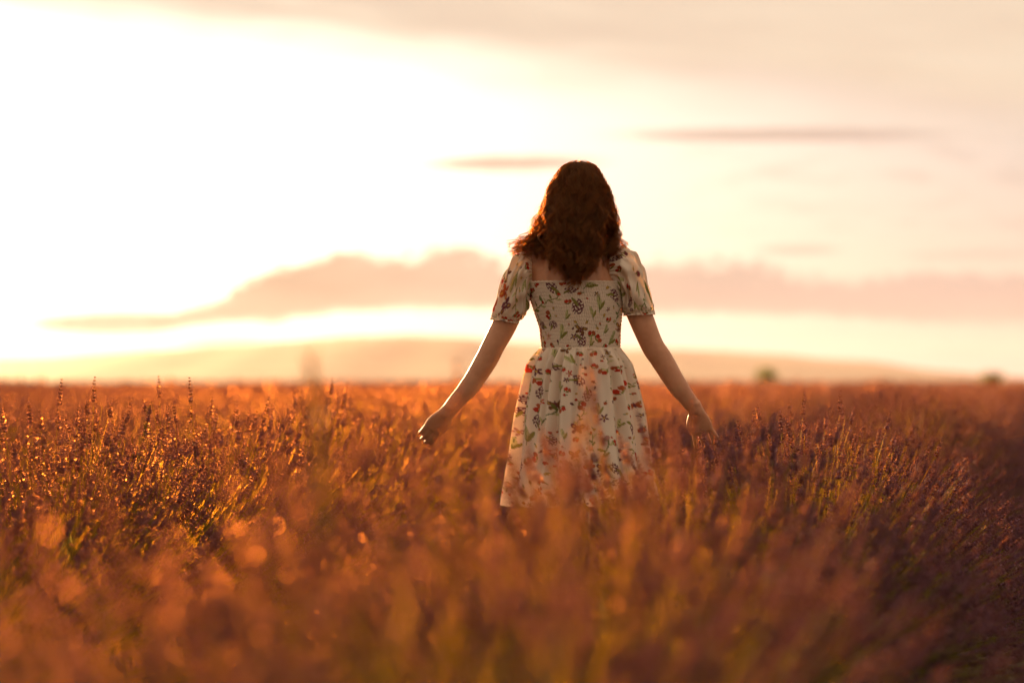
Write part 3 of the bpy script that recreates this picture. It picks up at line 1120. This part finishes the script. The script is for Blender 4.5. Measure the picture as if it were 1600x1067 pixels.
def hair_strands(seed, n_cl, per, loose_p, push, rad_k):
    r = np.random.default_rng(seed)
    hc = np.array([0.0, 0.020, 1.537])
    half = np.array([0.080, 0.101, 0.108])
    k = 38
    n = n_cl * per
    # clump attributes
    cat = r.choice(3, n_cl, p=([0.62, 0.22, 0.16] if seed == 3 else [0.24, 0.44, 0.32]))          # back, left side, right side
    phi = np.where(cat == 0, r.uniform(-1.25, 1.25, n_cl), np.where(cat == 1, -r.uniform(0.9, 2.3, n_cl), r.uniform(0.9, 2.3, n_cl)))
    alpha = r.uniform(0.06, 1.35, n_cl)                     # polar angle of the root from the crown
    depth = r.uniform(0.0, 1.0, n_cl) ** 0.7
    ex = np.where(cat == 0, -0.022 + np.clip(np.sin(phi) * 0.062 + r.normal(0, 0.018, n_cl), -0.082, 0.062),
                  np.where(cat == 1, r.uniform(-0.205, -0.085, n_cl), r.uniform(0.055, 0.128, n_cl)))
    ez = np.where(cat == 0, 1.226 + 0.95 * np.abs(ex + 0.020) + r.uniform(0, 0.055, n_cl),
                  np.where(cat == 1, 1.318 + r.uniform(0, 0.055, n_cl) + 0.10 * np.abs(ex + 0.10), 1.295 + r.uniform(0, 0.075, n_cl)))
    ey = np.where(cat == 0, -0.112 - 0.028 * depth, r.uniform(-0.095, 0.06, n_cl))
    ph0 = r.uniform(0, 6.28, n_cl)
    fq = r.uniform(4.0, 6.5, n_cl)
    am = np.where(cat == 0, r.uniform(0.010, 0.018, n_cl), r.uniform(0.012, 0.023, n_cl))
    hand_ = r.choice([-1, 1], n_cl)
    ci = np.repeat(np.arange(n_cl), per)
    jit = lambda s: r.normal(0, s, n)
    phi_s, al_s = phi[ci] + jit(0.05), np.abs(alpha[ci] + jit(0.05))
    d = depth[ci]
    sc = 1.0 + 0.06 * d

    def on_head(al, ph, s):
        return hc + half * np.stack([np.sin(al) * np.sin(ph), -np.sin(al) * np.cos(ph), np.cos(al)], -1) * s[:, None]
    p0 = on_head(al_s, phi_s, 0.98 * np.ones(n))
    p1 = on_head(np.maximum(al_s + 0.35, 0.75), phi_s, sc * 1.01)
    p2 = on_head(np.full(n, 1.62), phi_s, sc * 1.03 + 0.04 * (cat[ci] > 0))
    p2[:, 0] *= 1.0 + 0.10 * d
    end = np.stack([ex[ci] + jit(0.002), ey[ci] + jit(0.002), ez[ci] + jit(0.006)], -1)
    p3 = p2 * 0.45 + end * 0.55
    p3[:, 2] = 1.425
    side = cat[ci] > 0
    p3[:, 0] = np.where(side, np.sign(p2[:, 0]) * np.where(p2[:, 0] < 0, 0.114 + 0.020 * d, 0.102 + 0.010 * d) * r.uniform(0.55, 1.08, n_cl)[ci], p3[:, 0] * 1.08)
    p3[:, 1] = np.where(side, p2[:, 1] * 0.8, np.minimum(p3[:, 1], -0.088 - 0.025 * d))
    ctrl = np.stack([p0, p1, p2, p3, end], 1)
    # Catmull-Rom through the control points
    m = np.linspace(0, 4, k)
    seg = np.minimum(m.astype(int), 3)
    t = (m - seg)[None, :, None]
    g = lambda q: ctrl[:, np.clip(q, 0, 4)]
    a0, a1, a2, a3 = g(seg - 1), g(seg), g(seg + 1), g(seg + 2)
    S = 0.5 * (2 * a1 + (a2 - a0) * t + (2 * a0 - 5 * a1 + 4 * a2 - a3) * t ** 2 + (3 * a1 - a0 - 3 * a2 + a3) * t ** 3)
    # waves that tighten into curls toward the ends
    tt = (m / 4)[None, :]
    A = am[ci][:, None] * (0.12 + 1.0 * np.clip((tt - 0.15) / 0.85, 0, 1) ** 0.9) * r.uniform(0.85, 1.15, n)[:, None]
    w = 2 * np.pi * fq[ci][:, None] * tt ** 1.25 + ph0[ci][:, None] + jit(0.10)[:, None]
    w = w * hand_[ci][:, None]
    out = S - hc; out[..., 2] = 0
    out /= np.linalg.norm(out, axis=2, keepdims=True) + 1e-6
    tan = np.stack([-out[..., 1], out[..., 0], np.zeros_like(out[..., 0])], -1)
    S = S + tan * (A * np.cos(w))[..., None] + out * (A * 0.7 * np.sin(w) + A * 0.35)[..., None]
    # strands of a lock lie together and draw to a point at its end
    S += r.normal(0, 0.0034 if seed == 3 else 0.0016, (n, 1, 3)) * (1.0 - 0.75 * tt[..., None] ** 3) + r.normal(0, 0.0005, (n, k, 3)) * tt[..., None]
    # some locks stand away from the mass and break the outline
    loose = (r.random(n_cl) < loose_p)[ci]
    S[loose] += out[loose] * (np.clip(tt[..., None] - 0.3, 0, 1) ** 1.3) * ((r.uniform(0.15, 1.0, n_cl) * push)[ci][loose])[:, None, None]
    # flyaways
    fly = r.random(n) < 0.07
    S[fly] += out[fly] * (tt[..., None] ** 1.5) * r.uniform(0.002, 0.034, fly.sum())[:, None, None]
    low = S[:, -1, 2]
    R = np.linspace(1.0, 0.45, k)[None] * np.where(fly, 0.00042, r.uniform(0.0007, 0.0011, n))[:, None]
    tone = np.clip(r.random(n_cl)[ci] * 0.75 + r.random(n) * 0.25, 0, 1)
    v, f = tubes(S, R * rad_k, 3)
    return v, f, np.repeat(tone, k * 3)


def build_hair(root):
    v, f, tone = hair_strands(3, 190, 21, 0.30, 0.032, 1.0)         # the locks
    v2, f2, tone2 = hair_strands(8, 150, 5, 1.0, 0.060, 1.0)       # thin stray curls round them
    f = np.concatenate([f, f2 + len(v)]); v = np.concatenate([v, v2]); tone = np.concatenate([tone, tone2])
    # dense core behind the strands: scalp cap and the body of the hair
    bm = bmesh.new()
    rings = []
    for z, cx, cy, rx, ry in ((1.6385, 0, 0.012, 0.008, 0.010), (1.636, 0, 0.012, 0.022, 0.028), (1.626, 0, 0.012, 0.047, 0.058), (1.60, 0, 0.010, 0.068, 0.084), (1.56, 0, 0.005, 0.074, 0.090), (1.51, 0, -0.002, 0.072, 0.086),
                              (1.46, -0.004, -0.022, 0.064, 0.066), (1.41, -0.010, -0.060, 0.054, 0.046), (1.36, -0.016, -0.085, 0.046, 0.030), (1.31, -0.020, -0.102, 0.042, 0.018), (1.275, -0.022, -0.110, 0.020, 0.008)):
        rings.append(((cx, cy, z), (rx, 0, 0), (0, ry, 0)))
    loft(bm, rings, 28)
    bmesh.ops.triangulate(bm, faces=bm.faces)
    bm.verts.index_update()
    cv = np.array([q.co[:] for q in bm.verts]); cf = np.array([[q.index for q in fc.verts] for fc in bm.faces])
    bm.free()
    f3 = np.concatenate([f[:, [0, 1, 2]], f[:, [0, 2, 3]]])
    me = np_mesh("hair", np.concatenate([v, cv]), np.concatenate([f3, cf + len(v)]))
    tone = np.concatenate([tone, np.full(len(cv), 0.15)])
    me.attributes.new("tone", 'FLOAT', 'POINT').data.foreach_set('value', tone.astype(np.float32))
    m_, nt, o_ = material("brown_hair")
    at = nt.nodes.new('ShaderNodeAttribute')
    at.attribute_name = "tone"
    ri = E(nt, at.outputs['Fac'])
    c = mixc(nt, ri, (0.060, 0.026, 0.008), (0.34, 0.165, 0.048))
    tcol = mixc(nt, ri, (0.75, 0.33, 0.08), (0.95, 0.52, 0.16))
    leafy(nt, o_, c, tcol, trans=0.66, rough=0.45, spec=0.35, fwd=0.75)
    link("hair", me, root, m_)


def build_person():
    root = bpy.data.objects.new("person", None)
    COL.objects.link(root)
    root.location = ((905 - 800) / FOCAL_PX * DIST, DIST, 0.0)
    tag(root, "person with long brown curly hair in a floral puff sleeved dress, arms held out", "person")
    build_body(root)
    build_dress(root)
    build_hair(root)


build_person()


# ------------------------------------------------------------------ far bushes and stray grass
def build_far_bush(label, px_x, py_top, width_px, d, seed):
    """small round-headed tree at the end of the field"""
    r = np.random.default_rng(seed)
    root = bpy.data.objects.new("round_tree", None)
    COL.objects.link(root)
    p = px(px_x, 598, d)
    root.location = (p.x, d, -0.03)
    tag(root, label, "tree", "lone trees at the field's end")
    H = CAM_H + (598 - py_top) / FOCAL_PX * d
    W = width_px / FOCAL_PX * d / 2
    bm = bmesh.new()
    tube_path(bm, [(0, 0, 0), (0.05, 0, H * 0.25), (0.0, 0.05, H * 0.55)], (0.14, 0.11, 0.05), n=10)
    for i in range(6):
        a = i * 1.05 + r.uniform(-.3, .3)
        tube_path(bm, [(0, 0, H * 0.22), (math.cos(a) * W * 0.4, math.sin(a) * W * 0.4, H * 0.5), (math.cos(a) * W * 0.75, math.sin(a) * W * 0.75, H * 0.72)], (0.07, 0.05, 0.02), n=8)
    me = bpy.data.meshes.new("trunk"); bm.to_mesh(me); bm.free()
    m, nt, out = material("bark")
    b = principled(nt, mixc(nt, noise(nt, coords(nt), 9.0, 5).smooth(0.3, 0.7), (0.05, 0.035, 0.022), (0.11, 0.08, 0.05)), 0.9, 0.1)
    nt.links.new(b.outputs[0], out.inputs['Surface'])
    link("trunk", me, root, m)
    n = 5200
    lobes = [(r.uniform(-.55, .55), r.uniform(-.55, .55), r.uniform(0.42, 0.80), r.uniform(0.28, 0.45)) for _ in range(11)] + [(0, 0, 0.70, 0.45)]
    L = np.array(lobes)[r.integers(0, len(lobes), n)]
    dv = r.normal(0, 1, (n, 3)); dv /= np.linalg.norm(dv, axis=1, keepdims=True)
    q = r.random(n) ** 0.45
    c = np.stack([(L[:, 0] + dv[:, 0] * L[:, 3] * q) * W, (L[:, 1] + dv[:, 1] * L[:, 3] * q) * W, (L[:, 2] + dv[:, 2] * L[:, 3] * 0.62 * q) * H], -1)
    c[:, 2] = np.clip(c[:, 2], 0.12 * H, H)
    t = r.normal(0, 1, (n, 3)); t /= np.linalg.norm(t, axis=1, keepdims=True)
    U, Wv = frames(t)
    s = r.uniform(0.05, 0.12, n)[:, None]
    V = np.stack([c - t * s, c + U * s * 0.45, c + t * s, c - U * s * 0.45 + Wv * s * 0.2], 1).reshape(-1, 3)
    F = (np.arange(n)[:, None] * 4 + np.arange(4)[None])
    m, nt, out = material("tree_leaf")
    geo = nt.nodes.new('ShaderNodeNewGeometry')
    ri = E(nt, geo.outputs['Random Per Island'])
    leafy(nt, out, mixc(nt, ri, (0.06, 0.08, 0.02), (0.13, 0.15, 0.04)), (0.34, 0.34, 0.07), 0.45, 0.6, 0.2)
    link("crown", np_mesh("crown", V, F, smooth=False), root, m)


def build_stalk(label, base, lean, height, seed):
    """a stray wild grass stalk with a seed head, standing above the lavender"""
    r = np.random.default_rng(seed)
    root = bpy.data.objects.new("grass_stalk", None)
    COL.objects.link(root)
    root.location = (base[0], base[1], -0.02)
    tag(root, label, "grass stalk", "stray stalks above the lavender")
    k = 12
    t = np.linspace(0, 1, k)
    P = np.stack([lean[0] * t ** 1.8, lean[1] * t ** 1.8, height * t], -1)[None]
    v, f = tubes(P, np.linspace(0.0022, 0.0012, k)[None], 5)
    m, nt, out = material("dry_stalk")
    c = mixc(nt, noise(nt, coords(nt), 30.0).smooth(0.3, 0.7), (0.22, 0.15, 0.06), (0.36, 0.27, 0.12))
    leafy(nt, out, c, (0.6, 0.38, 0.12), 0.4, 0.6, 0.15, 0.2)
    link("stem", np_mesh("stem", v, f), root, m)
    n = 90
    u = r.uniform(0.80, 1.04, n)
    c0 = np.stack([lean[0] * u ** 1.8, lean[1] * u ** 1.8, height * u], -1)
    d = np.array([lean[0] * 1.8, lean[1] * 1.8, height]); d = d / np.linalg.norm(d)
    dd = d + r.normal(0, 0.42, (n, 3)); dd /= np.linalg.norm(dd, axis=1, keepdims=True)
    U, W = frames(dd)
    w = 0.0030 * (1.15 - np.abs(u - 0.88) * 3)[:, None]
    ln = r.uniform(0.016, 0.030, n)[:, None]
    mid = c0 + dd * ln * 0.5
    V = np.stack([c0, mid + U * w, mid - U * w * 0.5 + W * w, mid - U * w * 0.5 - W * w, c0 + dd * ln], 1).reshape(-1, 3)
    tri = np.array([[0, 2, 1], [0, 3, 2], [0, 1, 3], [4, 1, 2], [4, 2, 3], [4, 3, 1]])
    F = (np.arange(n)[:, None, None] * 5 + tri[None]).reshape(-1, 3)
    link("seed_head", np_mesh("seed_head", V, F, smooth=False), root, m)


build_far_bush("small round tree on the horizon just past the woman's right elbow", 1197, 571, 66, 340.0, 1)
build_far_bush("small flat topped tree at the low end of the hills", 1549, 578, 58, 340.0, 2)


def stalk_at(label, x, y_top, d, lean_px, seed):
    tip = px(x, y_top, d)
    lx = -lean_px / FOCAL_PX * d
    build_stalk(label, (tip.x + lx, d), (-lx, 0.04), tip.z + 0.02, seed)


stalk_at("tall stray grass stalk with a seed head breaking the horizon under the cloud bank", 486, 616, 3.0, -60, 5)
stalk_at("leaning dry grass stalk among the spikes of the row at her left", 228, 652, 7.8, 45, 7)
